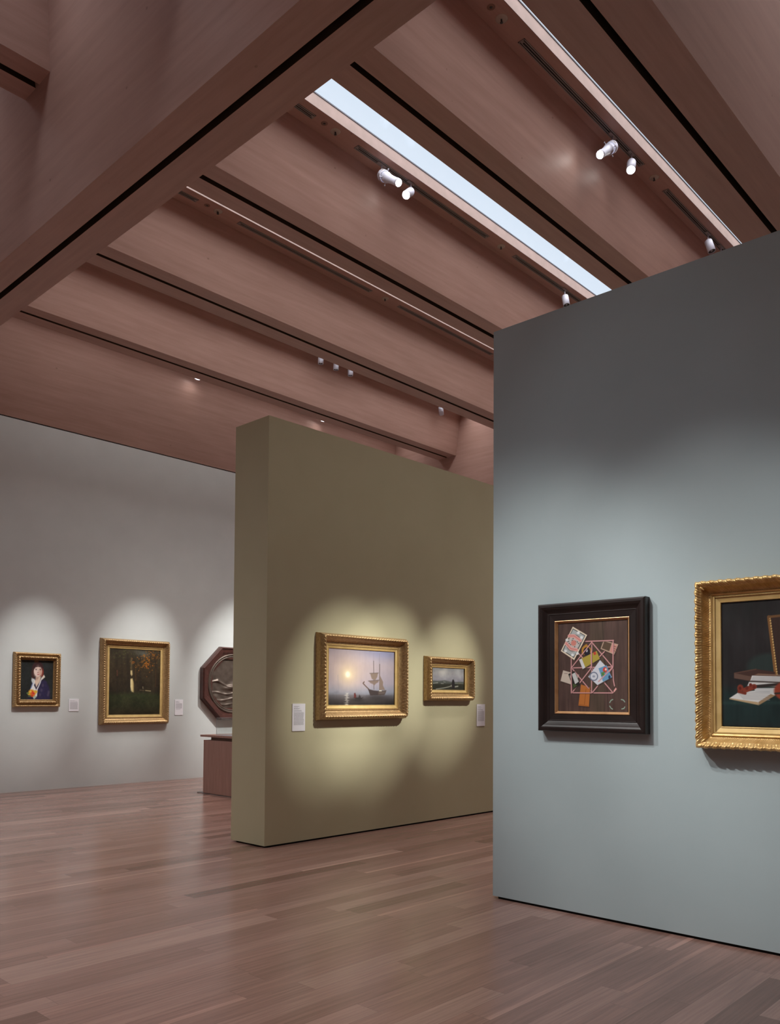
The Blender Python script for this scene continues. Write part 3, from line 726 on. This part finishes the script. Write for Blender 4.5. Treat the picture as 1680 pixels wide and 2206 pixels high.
# --- picture 6: woman with an orange flower at her breast (back wall)
def paint_portrait():
    p = Paint(.440, .534, 220, (40, 43, 43)); q = Q([(445,395),(1090,405),(1075,1185),(430,1185)])
    P = lambda *a: [q(x, y) for x, y in a]
    E = lambda x, y, rx, ry, c, s=.2, a=1, rot=0: p.ell(*q(x, y), rx/645., ry/785., c, s, a, rot)
    p.noise((4, 4), 51, (18, 22, 22))
    # jacket, blouse
    p.poly(P((860,770),(940,800),(1000,900),(1030,1050),(1020,1185),(560,1185),(600,1040),(650,860),(690,760)), (40,36,58), 4)
    p.poly(P((740,1190),(790,960),(850,820),(930,810),(1000,940),(1030,1185)), (46,40,72), 6); p.noise((20, 18), 53, (14, 12, 22))
    p.poly(P((680,720),(735,830),(700,900),(745,990),(790,900),(842,760),(870,720),(830,860),(775,985),(760,1120),(700,1185),(620,1000),(668,860)), (222,220,222), 3)
    p.poly(P((715,840),(742,720),(840,720),(820,820),(745,945)), (216,190,172), 3); p.poly(P((740,720),(800,740),(760,800),(732,790)), (170,136,122), 5, .7)
    p.poly(P((848,770),(880,700),(905,690),(925,735),(885,770),(850,800)), (216,208,196), 3); p.poly(P((645,800),(655,750),(690,760),(700,840),(660,850)), (190,196,196), 3)
    p.line(P((680,860),(640,960)), (84,110,170), .012, 2, .6)
    # hair, face
    E(775,560,112,140,(62,38,40)); E(690,660,42,110,(66,42,40)); E(862,640,34,90,(120,52,44)); E(750,420,48,22,(112,72,46), .5)
    E(780,612,82,118,(218,192,180), .12); E(745,640,50,90,(226,204,196), .6, .7); E(835,640,30,80,(196,150,134), .7, .7)
    p.poly(P((690,590),(700,520),(760,500),(820,500),(862,560),(868,600),(840,540),(780,525),(730,540)), (56,34,36), 4)
    for x in (742, 826): E(x,588,17,8,(70,52,52), .5); E(x,570,22,5,(96,68,60), .6, .7)
    p.line(P((784,590),(788,640)), (186,150,136), .008, 2, .8); E(780,645,16,9,(150,96,92), .7, .8); E(784,680,22,8,(178,72,78), .5); E(780,706,26,8,(206,176,164), .8, .6)
    # flower
    for x, y, r0, c in ((650,1040,62,(214,150,44)),(700,1050,50,(222,170,60)),(610,1070,40,(206,160,56)),(670,1090,52,(214,120,40)),(735,1030,34,(216,170,66)),(660,1040,34,(214,84,40)),(690,1065,26,(200,60,62)),(632,1030,22,(226,190,90)),(660,1110,26,(196,70,44))): E(x, y, r0, r0*.85, c, .5)
    E(575,1060,26,18,(96,120,70), .6); E(610,1120,30,18,(84,104,70), .6, .8); E(720,1140,28,30,(120,150,130), .7, .6)
    for x, y in ((850,1000),(880,900),(1000,1040),(820,1090),(985,1090)): E(x, y, 22, 34, (98,86,104), .8, .5)
    return p

framed(wall_matrix(BL0, BLt, .728, 1.491), .704, .781, .12, .062, 'lacquer', paint_rack(),
       'letter rack still life in a wide glossy black frame on the grey-blue wall', 1.0)
framed(wall_matrix(BL0, BLt, 1.882, 1.486), 1.02, .896, .12, .10, 'fluted', paint_music(),
       'dark violin and books still life in a bright gold frame, cut by the right edge', 1.0)
framed(wall_matrix(OL0, OLt, 1.140, 1.490), 1.165, .808, .14, .105, 'scoop', paint_ship(),
       'hazy ship and sun seascape in a gilt frame, larger picture on the olive wall', .9)
framed(wall_matrix(OL0, OLt, 2.432, 1.502), .78, .470, .12, .085, 'scoop', paint_meadow(),
       'small grey meadow landscape in a gilt frame, smaller picture on the olive wall', 1.0)
framed(wall_matrix(BK0, BKt, 6.400, 1.509), 1.13, 1.270, .15, .095, 'scoop', paint_forest(),
       'dark forest with a pale birch trunk in a broad gilt frame on the back wall', 1.0)
framed(wall_matrix(BK0, BKt, 4.922, 1.511), .645, .744, .108, .07, 'carved', paint_portrait(),
       'portrait of a person with dark hair and an orange flower, carved gilt frame', 1.0)

# ------------------------------------------------------------------ wall labels
def wall_label(place, w, h, label, lines):
    root = empty('wall_label', label, 'label', place, 'printed wall labels beside the paintings')
    mb = MB(); mb.box(-w/2, -.007, -h/2, w/2, -.0005, h/2); mb.build('card', M['card'], root)
    mb = MB(); z = h/2-.022
    r = random.Random(len(label))
    for ln, gap in lines:
        x0 = -w/2+.016; x1 = x0+ln*(w-.032); x = x0
        while x < x1-.004:           # words
            e = min(x1, x+r.uniform(.006, .018)); mb.box(x, -.0076, z-.0024, e, -.0069, z+.0006); x = e+.0028
        z -= gap
    mb.build('printed_text', M['ink'], root)
para = [(1., .0068)]
head = [(.55,.0085),(.4,.009),(.62,.0075),(.5,.012)]
wall_label(wall_matrix(BK0, BKt, 5.459, 1.165), .145, .173, 'nearly square white text label right of the portrait', [(.6,.010),(.9,.014)] + para*15)
wall_label(wall_matrix(BK0, BKt, 7.170, 1.125), .146, .244, 'tall white text label right of the forest painting', head[:3] + [(.5,.014)] + para*12 + [(.8,.014),(.7,.006)])
wall_label(wall_matrix(OL0, OLt, .3635, 1.117), .147, .244, 'white text label left of the ship painting on the olive wall', head + [(.75,.007),(.8,.012)] + para*17)
wall_label(wall_matrix(OL0, OLt, 3.010, 1.1075), .147, .245, 'white text label at the edge of the olive wall right of the small landscape', head + [(.75,.007),(.8,.012)] + para*17)

# ------------------------------------------------------------------ octagonal relief on the back wall
oc = empty('relief_plaque', 'octagonal mahogany plaque with a round bronze relief, half hidden by the olive wall', 'plaque', Matrix.Translation((8.155, YB, 1.512)))
ap = .60
R8 = ap/math.cos(PI/8)
o8 = [(R8*math.cos(PI/8+k*PI/4), R8*math.sin(PI/8+k*PI/4)) for k in range(8)]
mb = MB(); sweep(mb, o8, [(0,0),(0,.05),(.004,.075),(.02,.10),(.028,.10),(.03,.088),(.095,.075),(.10,.068),(.11,.068),(.112,.06),(.2,.052)], smooth=False)
mb.build('octagon_frame', M['mahog'], oc)
mb = MB()
RX = Matrix.Rotation(PI/2, 4, 'X')
mb.lathe([(.495,.045),(.488,.066),(.475,.074),(.462,.068),(.455,.056),(.448,.060),(.44,.064),(.43,.058),(.425,.05)], RX, n=96)
for k in range(96):          # beads round the rim
    a = 2*PI*k/96
    Mx = Matrix.Translation((.452*math.cos(a), -.060, .452*math.sin(a)))
    mb.lathe([(.0005,-.007),(.005,-.004),(.007,0),(.005,.004),(.0005,.007)], Mx, n=6)
mb.build('rim', M['bronze'], oc)
def relief(x, z):
    r = math.hypot(x, z); h = .030
    wl = lambda zc, amp, w: amp*math.exp(-((z-zc)/w)**2)
    h += wl(-.02+.05*math.cos(9*(x+.30))*math.exp(-((x+.3)/.25)**2)-.10*(x+.25), .016, .014)
    h += wl(-.16+.018*math.sin(14*x), .013, .012) + wl(-.26+.02*math.sin(11*x+1), .012, .014) + wl(-.33+.02*math.sin(9*x), .010, .012)
    h += .012*(1/(1+math.exp((z+.06-.12*math.sin(4*x))/.02)))
    h += .034*math.exp(-((x+.06)/.10)**2-((z+.075)/.035)**2) + .03*math.exp(-((x-.12)/.12)**2-((z+.02)/.05)**2) + .028*math.exp(-((x-.2)/.045)**2-((z-.09)/.045)**2)
    h += .012*math.exp(-((x+.28)/.03)**2-((z-.05)/.02)**2)
    h += .004*math.sin(40*x+7*z)*math.sin(33*z)*(.5 if z > 0 else 1)
    return h
n = 84; v = []; fs = []; ix = {}
for j in range(n+1):
    for i in range(n+1):
        x = -.43+.86*i/n; z = -.43+.86*j/n; r = math.hypot(x, z)
        if r > .43: x *= .43/r; z *= .43/r
        ix[(i, j)] = len(v); v.append((x, -relief(x, z), z))
for j in range(n):
    for i in range(n):
        q = [ix[(i, j)], ix[(i+1, j)], ix[(i+1, j+1)], ix[(i, j+1)]]
        if sum(math.hypot(v[k][0], v[k][2]) < .4299 for k in q) >= 1: fs.append(q)
mb = MB(); mb.add(v, fs, 0, True); mb.build('bronze_relief', M['bronze'], oc)

# ------------------------------------------------------------------ pedestal with vitrine
pd = empty('display_pedestal', 'pinkish wood veneer pedestal with thin overhanging top, beside the olive wall', 'pedestal', Matrix.Translation((6.75, 8.70, 0)))
mb = MB(); mb.box(-.381, -.66, .014, .38, .662, .716); mb.build('body', M['pwood'], pd)
mb = MB(); mb.box(-.371, -.75, 0, .37, .815, .011); mb.build('base_plate', M['track'], pd)['label'] = 'thin dark steel base plate'
mb = MB(); mb.box(-.375, -.66, .716, .37, .50, .758); mb.build('reveal', M['reveal'], pd)
mb = MB(); mb.box(-.386, -.74, .758, .39, .737, .784); mb.build('top_slab', M['pwood'], pd)
mb = MB(); mb.box(-.35, -.70, .784, .35, .43, .789); mb.build('reflection_panel', M['slab'], pd)['label'] = 'added panel under the glass, its pale lavender imitating a reflection'  # added panel, the reflection is put into its colour
vt = empty('glass_vitrine', 'clear glass case standing on the pedestal in front of the plaque', 'vitrine', Matrix.Translation((6.75, 8.70, .789)))
mb = MB(); g = .006
x0, x1, y0, y1, h = -.345, .345, -.69, .425, .222
mb.box(x0, y0, 0, x0+g, y1, h); mb.box(x1-g, y0, 0, x1, y1, h); mb.box(x0+g, y0, 0, x1-g, y0+g, h); mb.box(x0+g, y1-g, 0, x1-g, y1, h); mb.box(x0, y0, h, x1, y1, h+g)
mb.build('glass_cover', M['glass'], vt)
mb = MB(); e = .004
for (a, b) in ((x0, y0), (x1, y0), (x1, y1), (x0, y1)): mb.box(a-e/2, b-e/2, 0, a+e/2, b+e/2, h+g)
for (a, b) in ((x0, 0), (x1, 0)): mb.box(a-e/2, y0, h+g-e/2, a+e/2, y1, h+g+e/2)
for b in (y0, y1): mb.box(x0, b-e/2, h+g-e/2, x1, b+e/2, h+g+e/2)
mb.build('polished_edge', noise_mat('polished_glass_edge', (.30,.31,.33), (.36,.37,.39), rough=.2), vt)

# ------------------------------------------------------------------ ceiling fittings
YT = {1: 3.590, 2: 5.452, 3: 7.297, 4: 9.172, 5: 10.80}
def track(k, x0, x1, label):
    y = YT[k]; root = empty('ceiling_track', label, 'lighting track', Matrix.Translation(((x0+x1)/2, y, ZC+.002)), 'recessed lighting tracks in the ceiling strips')
    L = (x1-x0)/2; z = -.006
    mb = MB(); mb.box(-L, -.032, z, L, -.022, .0); mb.box(-L, .022, z, L, .032, 0); mb.box(-L, -.032, z, -L+.012, .032, 0); mb.box(L-.012, -.032, z, L, .032, 0)
    mb.box(-L+.03, -.014, z-.001, L-.03, -.007, 0); mb.box(-L+.03, .007, z-.001, L-.03, .014, 0); mb.box(-L+.012, -.014, z-.001, -L+.03, .014, 0); mb.box(L-.03, -.014, z-.001, L-.012, .014, 0)
    mb.build('channel', M['track'], root)
    mb = MB(); mb.box(-L+.01, -.0225, -.003, L-.01, .0225, 0); mb.build('slot', M['slot'], root)
NM = {1: 'top right bay', 2: 'bay of the broad skylight', 3: 'third bay under the pale edge line', 4: 'fourth bay behind the three spotlights'}
for k in (1, 2, 3):
    if k > 1: track(k, 4.0, 4.787, 'short dark lighting track end beside the girder, ' + NM[k])
    track(k, 5.32, 7.405, 'long dark lighting track before the sprinkler, ' + NM[k])
    track(k, 7.93, 10.03, 'dark lighting track reaching the partition after the sprinkler, ' + NM[k])

def sprinkler(k, x, label):
    root = empty('ceiling_sprinkler', label, 'sprinkler', Matrix.Translation((x, YT[k]-.005, ZC+.002)), 'ceiling sprinklers')
    mb = MB(); mb.lathe([(.0005,-.006),(.030,-.006),(.044,-.005),(.05,-.001),(.05,0)]); mb.build('rosette', M['metal'], root)
    mb = MB(); mb.lathe([(.0005,-.031),(.005,-.031),(.005,-.006)], n=10)
    mb.lathe([(.0005,-.034),(.012,-.033),(.012,-.031),(.0005,-.031)], n=14)
    for sx in (-1, 1): mb.tube([(sx*.007,0,-.006),(sx*.010,0,-.02),(sx*.004,0,-.031)], .002, 6)
    mb.build('nozzle', M['lensoff'], root)
def sensor(k, x, label):
    root = empty('ceiling_sensor', label, 'sensor', Matrix.Translation((x, YT[k]-.01, ZC+.002)), 'small round ceiling sensors')
    mb = MB(); mb.lathe([(.0005,-.004),(.020,-.004),(.028,-.004),(.032,-.002),(.034,0)]); mb.build('cover', noise_mat('brown_sensor_cover', (.22,.13,.10), (.26,.155,.12), rough=.5), root)
    mb = MB(); mb.lathe([(.0005,-.007),(.010,-.007),(.012,-.004)], n=14); mb.build('eye', M['lensoff'], root)
for k in (1, 2, 3):
    sensor(k, 4.905, 'small round sensor beside the sprinkler nearest the girder, ' + NM[k])
    sprinkler(k, 5.047, 'round sprinkler nearest the girder, ' + NM[k])
    sprinkler(k, 7.665, 'round sprinkler between two tracks, ' + NM[k])

def basis(d):
    d = Vector(d).normalized(); return Vector((0, 0, 1)).rotation_difference(d).to_matrix().to_4x4()
def cyl_spot(att, d, label, lit, L=.145, R=.042, drop=.10, group='white cylinder spotlights on the tracks'):
    root = empty('spotlight', label, 'spotlight', Matrix.Translation(att), group)
    d = Vector(d).normalized(); B = Vector((0, 0, -drop))
    mb = MB(); mb.box(-.05, -.014, -.016, .05, .014, -.0075); mb.build('adapter', M['track'], root)
    mb = MB(); mb.tube([(0,0,-.012), (0,0,-drop+.01), B + d*.03], .006, 8); mb.build('stem', M['white'], root)
    T = Matrix.Translation(B - d*.005) @ basis(d)
    mb = MB(); mb.lathe([(.0005,-.002),(R*.8,0),(R*.95,.004),(R,.014),(R,L),(R*.93,L),(R*.93,L-.02)], T, n=32); mb.build('housing', M['white'], root)
    mb = MB(); mb.lathe([(R*.93,L-.012),(R*.5,L-.017),(.0005,L-.018)], T, n=24); ln = mb.build('lens', M['lens'] if lit else M['lensoff'], root)
    ln['label'] = 'brightly lit lens' if lit else 'dark lens'
    if not lit:
        mb = MB(); mb.lathe([(.012,L-.017),(.010,L-.009),(.0005,L-.008)], T, n=12); mb.build('bulb', M['white'], root)
def proj_spot(att, d, label, L=.30, drop=.115, lit=True):
    root = empty('projector_spotlight', label, 'spotlight', Matrix.Translation(att), 'white projector spotlights with long barrels')
    d = Vector(d).normalized(); B = Vector((0, 0, -drop))
    T = Matrix.Translation(B) @ basis(d)
    mb = MB(); mb.box(-.06, -.014, -.018, .06, .014, -.0075); mb.build('adapter', M['track'], root)
    mb = MB(); mb.tube([(0,0,-.012), (0,0,-drop+.03), B + d*.05], .006, 8); mb.build('stem', M['white'], root)
    mb = MB(); mb.lathe([(.0005,-.012),(.034,-.010),(.050,-.002),(.056,.012),(.056,.058),(.050,.062)], T, n=32)
    for k in range(6):
        a = k*PI/3; q = T @ Matrix.Rotation(a, 4, 'Z')
        vv = [q @ Vector(c) for c in ((.0565,-.012,.03),(.0565,.012,.03),(.0565,.012,.05),(.0565,-.012,.05))]; mb.add(vv, [(0,1,2,3)], 1)
    mb.build('lamp_house', [M['white'], M['track']], root)
    mb = MB(); mb.lathe([(.044,.060),(.046,.066),(.046,.10),(.050,.102),(.050,.112),(.044,.114),(.040,.16),(.036,.20),(.035,L-.04),(.038,L-.036),(.038,L),(.034,L),(.033,L-.015)], T, n=32)
    mb.build('barrel', M['white'], root)
    mb = MB(); mb.lathe([(.034,L-.010),(.018,L-.006),(.0005,L-.005)], T, n=24); mb.build('lens', M['lens'], root)['label'] = 'brightly lit lens'
    for k, a in enumerate((.3, 1.6, 3.3, 4.7)):
        q = T @ Matrix.Rotation(a, 4, 'Z')
        mb = MB(); mb.tube([q @ Vector((.045,0,.088+.01*(k % 2))), q @ Vector((.066,0,.090+.01*(k % 2)))], .0035, 6)
        mb.lathe([(.0005,.064),(.006,.064),(.007,.070),(.006,.076),(.0005,.076)], q @ Matrix.Translation((0,0,.09+.01*(k % 2))) @ Matrix.Rotation(PI/2, 4, 'Y'), n=8)
        mb.build('shutter_knob', M['white'], root)

proj_spot((6.81, 3.585, ZC), (-.775, .017, -.632), 'white projector spotlight aimed left in the top right bay')
cyl_spot((7.155, 3.572, ZC), (-.48, -.19, -.856), 'lit white cylinder spotlight beside the projector in the top right bay', True)
cyl_spot((8.99, 3.575, ZC), (.0, -.30, -.953), 'white cylinder spotlight above the right partition edge in the top right bay', False)
cyl_spot((9.36, 3.575, ZC), (.3, -.30, -.90), 'white spotlight almost hidden behind the top edge of the grey-blue wall', False)
proj_spot((5.665, 5.445, ZC), (-.117, -.778, -.618), 'white projector spotlight with a long barrel below the broad skylight', .34)
cyl_spot((6.07, 5.425, ZC), (-.72, -.19, -.668), 'lit white cylinder spotlight below the broad skylight', True)
cyl_spot((9.02, 5.42, ZC), (-.12, -.25, -.96), 'white cylinder spotlight by the top of the partition, below the broad skylight', False)
for x, lab in ((8.236, 'first from the left of three white spotlights under the fourth joist'), (8.553, 'middle one of three white spotlights under the fourth joist'), (8.863, 'rightmost of three white spotlights under the fourth joist')):
    cyl_spot((x, 9.169, ZC), (.0, .03, -1.), lab, False, L=.145, R=.041, drop=.032)
cyl_spot((11.08, 9.169, ZC), (.55, .30, -.62), 'tilted white spotlight near the far girder, right of the row of three', False, L=.14, R=.042, drop=.09)
cyl_spot((7.17, 10.80, ZC), (-.1, .15, -.9), 'spotlight tip peeking below the farthest joist, left one', True, drop=.15)
cyl_spot((9.80, 10.80, ZC), (-.1, .15, -.9), 'spotlight tip peeking below the farthest joist, right one above the partition', True, drop=.145)

# ------------------------------------------------------------------ light
W = bpy.data.worlds.new('overcast_sky'); SC.world = W; W.use_nodes = True
nt = W.node_tree; bg = nt.nodes['Background']
# overcast sky, with an unseen bright zone added behind the viewpoint to light the room
tc = N(nt, 'ShaderNodeTexCoord'); dt = N(nt, 'ShaderNodeVectorMath', operation='DOT_PRODUCT'); dt.inputs[1].default_value = Vector((-.35, -.50, .79)).normalized()
nt.links.new(tc.outputs['Generated'], dt.inputs[0])
mxx = N(nt, 'ShaderNodeMath', operation='MAXIMUM'); mxx.inputs[1].default_value = 0.; nt.links.new(dt.outputs['Value'], mxx.inputs[0])
pw = N(nt, 'ShaderNodeMath', operation='POWER'); pw.inputs[1].default_value = 2.0; nt.links.new(mxx.outputs[0], pw.inputs[0])
sc_ = N(nt, 'ShaderNodeVectorMath', operation='SCALE'); sc_.inputs[0].default_value = (SKY_BOOST*1., SKY_BOOST*.93, SKY_BOOST*.87); nt.links.new(pw.outputs[0], sc_.inputs['Scale'])
ad = N(nt, 'ShaderNodeVectorMath', operation='ADD'); ad.inputs[1].default_value = (.80, .90, 1.02); nt.links.new(sc_.outputs[0], ad.inputs[0])
nt.links.new(ad.outputs[0], bg.inputs['Color']); bg.inputs['Strength'].default_value = 1.0

def spot(pos, tgt, power, size, blend=1., col=(1, .93, .84), r=.03):
    ld = bpy.data.lights.new('gallery_or_fill_spot', 'SPOT'); ld.energy = power; ld.spot_size = math.radians(size); ld.spot_blend = blend
    ld.color = col; ld.shadow_soft_size = r
    o = bpy.data.objects.new('gallery_or_fill_spot', ld); COL.objects.link(o)
    o.location = pos; o.rotation_euler = (Vector(tgt)-Vector(pos)).to_track_quat('-Z', 'Y').to_euler()
    return o
def onwall(p, t, a, z): q = p+t*a; return (q.x, q.y, z)
WH = (1, 1, .95); BW = (1, 1, .97); ZL = 5.62
# grey-blue wall: lamps of the left bay, out of the picture
spot((.5, 5.44, ZL), onwall(BL0, BLt, .72, 1.38), 570, 24, 1, BW, .02)
spot((1.0, 3.58, ZL), onwall(BL0, BLt, .70, 1.30), 440, 24, 1, BW, .02)
spot((.4, 3.58, ZL), onwall(BL0, BLt, 1.70, 1.42), 560, 23, 1, BW, .02)
spot((.2, 1.35, ZL), onwall(BL0, BLt, 2.2, 1.5), 150, 22, 1, BW, .02)
# olive wall
spot((6.7, 1.4, 4.96), onwall(OL0, OLt, .86, 1.38), 1120, 16, 1, (1, 1, .90), .02)
spot((7.3, 1.4, 4.96), onwall(OL0, OLt, 1.42, 1.38), 1250, 16.5, 1, (1, 1, .90), .02)
spot((6.3, 3.1, ZL), onwall(OL0, OLt, 1.12, 1.2), 110, 17, 1, (1, 1, .90), .02)
spot((7.9, 1.4, 4.96), onwall(OL0, OLt, 2.42, 1.42), 1050, 15, 1, (1, 1, .90), .02)
spot((7.2, 3.1, ZL), onwall(OL0, OLt, 2.45, 1.25), 70, 15, 1, (1, 1, .90), .02)
# back wall
spot((5.4, 7.9, ZL), onwall(BK0, BKt, 4.86, 1.58), 780, 19, 1, WH, .02)
spot((7.3, 7.9, ZL), onwall(BK0, BKt, 6.42, 1.66), 900, 21, 1, WH, .02)
spot((9.3, 7.9, ZL), onwall(BK0, BKt, 8.3, 1.62), 1500, 25, 1, WH, .02)
# unseen wide fill lamps added to raise the ambient light
for x, y, e in ((.8, 2.6, 200), (1.0, 7.6, 300), (7.0, 8.6, 260), (-3.2, 5.0, 260), (9.5, 3.6, 220), (-1.5, -1.0, 220)):
    spot((x, y, 5.6), (x, y, 0), e, 110, 1, (1, .93, .84), .06)

# ------------------------------------------------------------------ camera
cam = bpy.data.cameras.new('camera'); co = bpy.data.objects.new('camera', cam); COL.objects.link(co); SC.camera = co
yaw, pitch, roll, fpx, cy = math.radians(46.937338), math.radians(2.034560), math.radians(.344810), 1770.314, 1439.552
d = Vector((math.sin(yaw)*math.cos(pitch), math.cos(yaw)*math.cos(pitch), math.sin(pitch)))
r = Vector((math.cos(yaw), -math.sin(yaw), 0)); u = r.cross(d)
r2 = math.cos(roll)*r + math.sin(roll)*u; u2 = -math.sin(roll)*r + math.cos(roll)*u
co.matrix_world = Matrix(((r2.x, u2.x, -d.x, 0), (r2.y, u2.y, -d.y, 0), (r2.z, u2.z, -d.z, 1.3), (0, 0, 0, 1)))
cam.sensor_fit = 'VERTICAL'; cam.sensor_height = 36.; cam.lens = 36.*fpx/2206.
cam.shift_y = (cy-1103.)/2206.
cam.clip_start = .05

vs = SC.view_settings; vs.view_transform = 'Standard'; vs.look = 'None'; vs.exposure = 0.; vs.gamma = 1.; vs.use_curve_mapping = False
c = SC.cycles; c.use_denoising = True; c.adaptive_threshold = .025; c.max_bounces = 8; c.diffuse_bounces = 5; c.glossy_bounces = 4; c.transparent_max_bounces = 12
c.sample_clamp_indirect = 6.; c.caustics_reflective = False; c.caustics_refractive = False
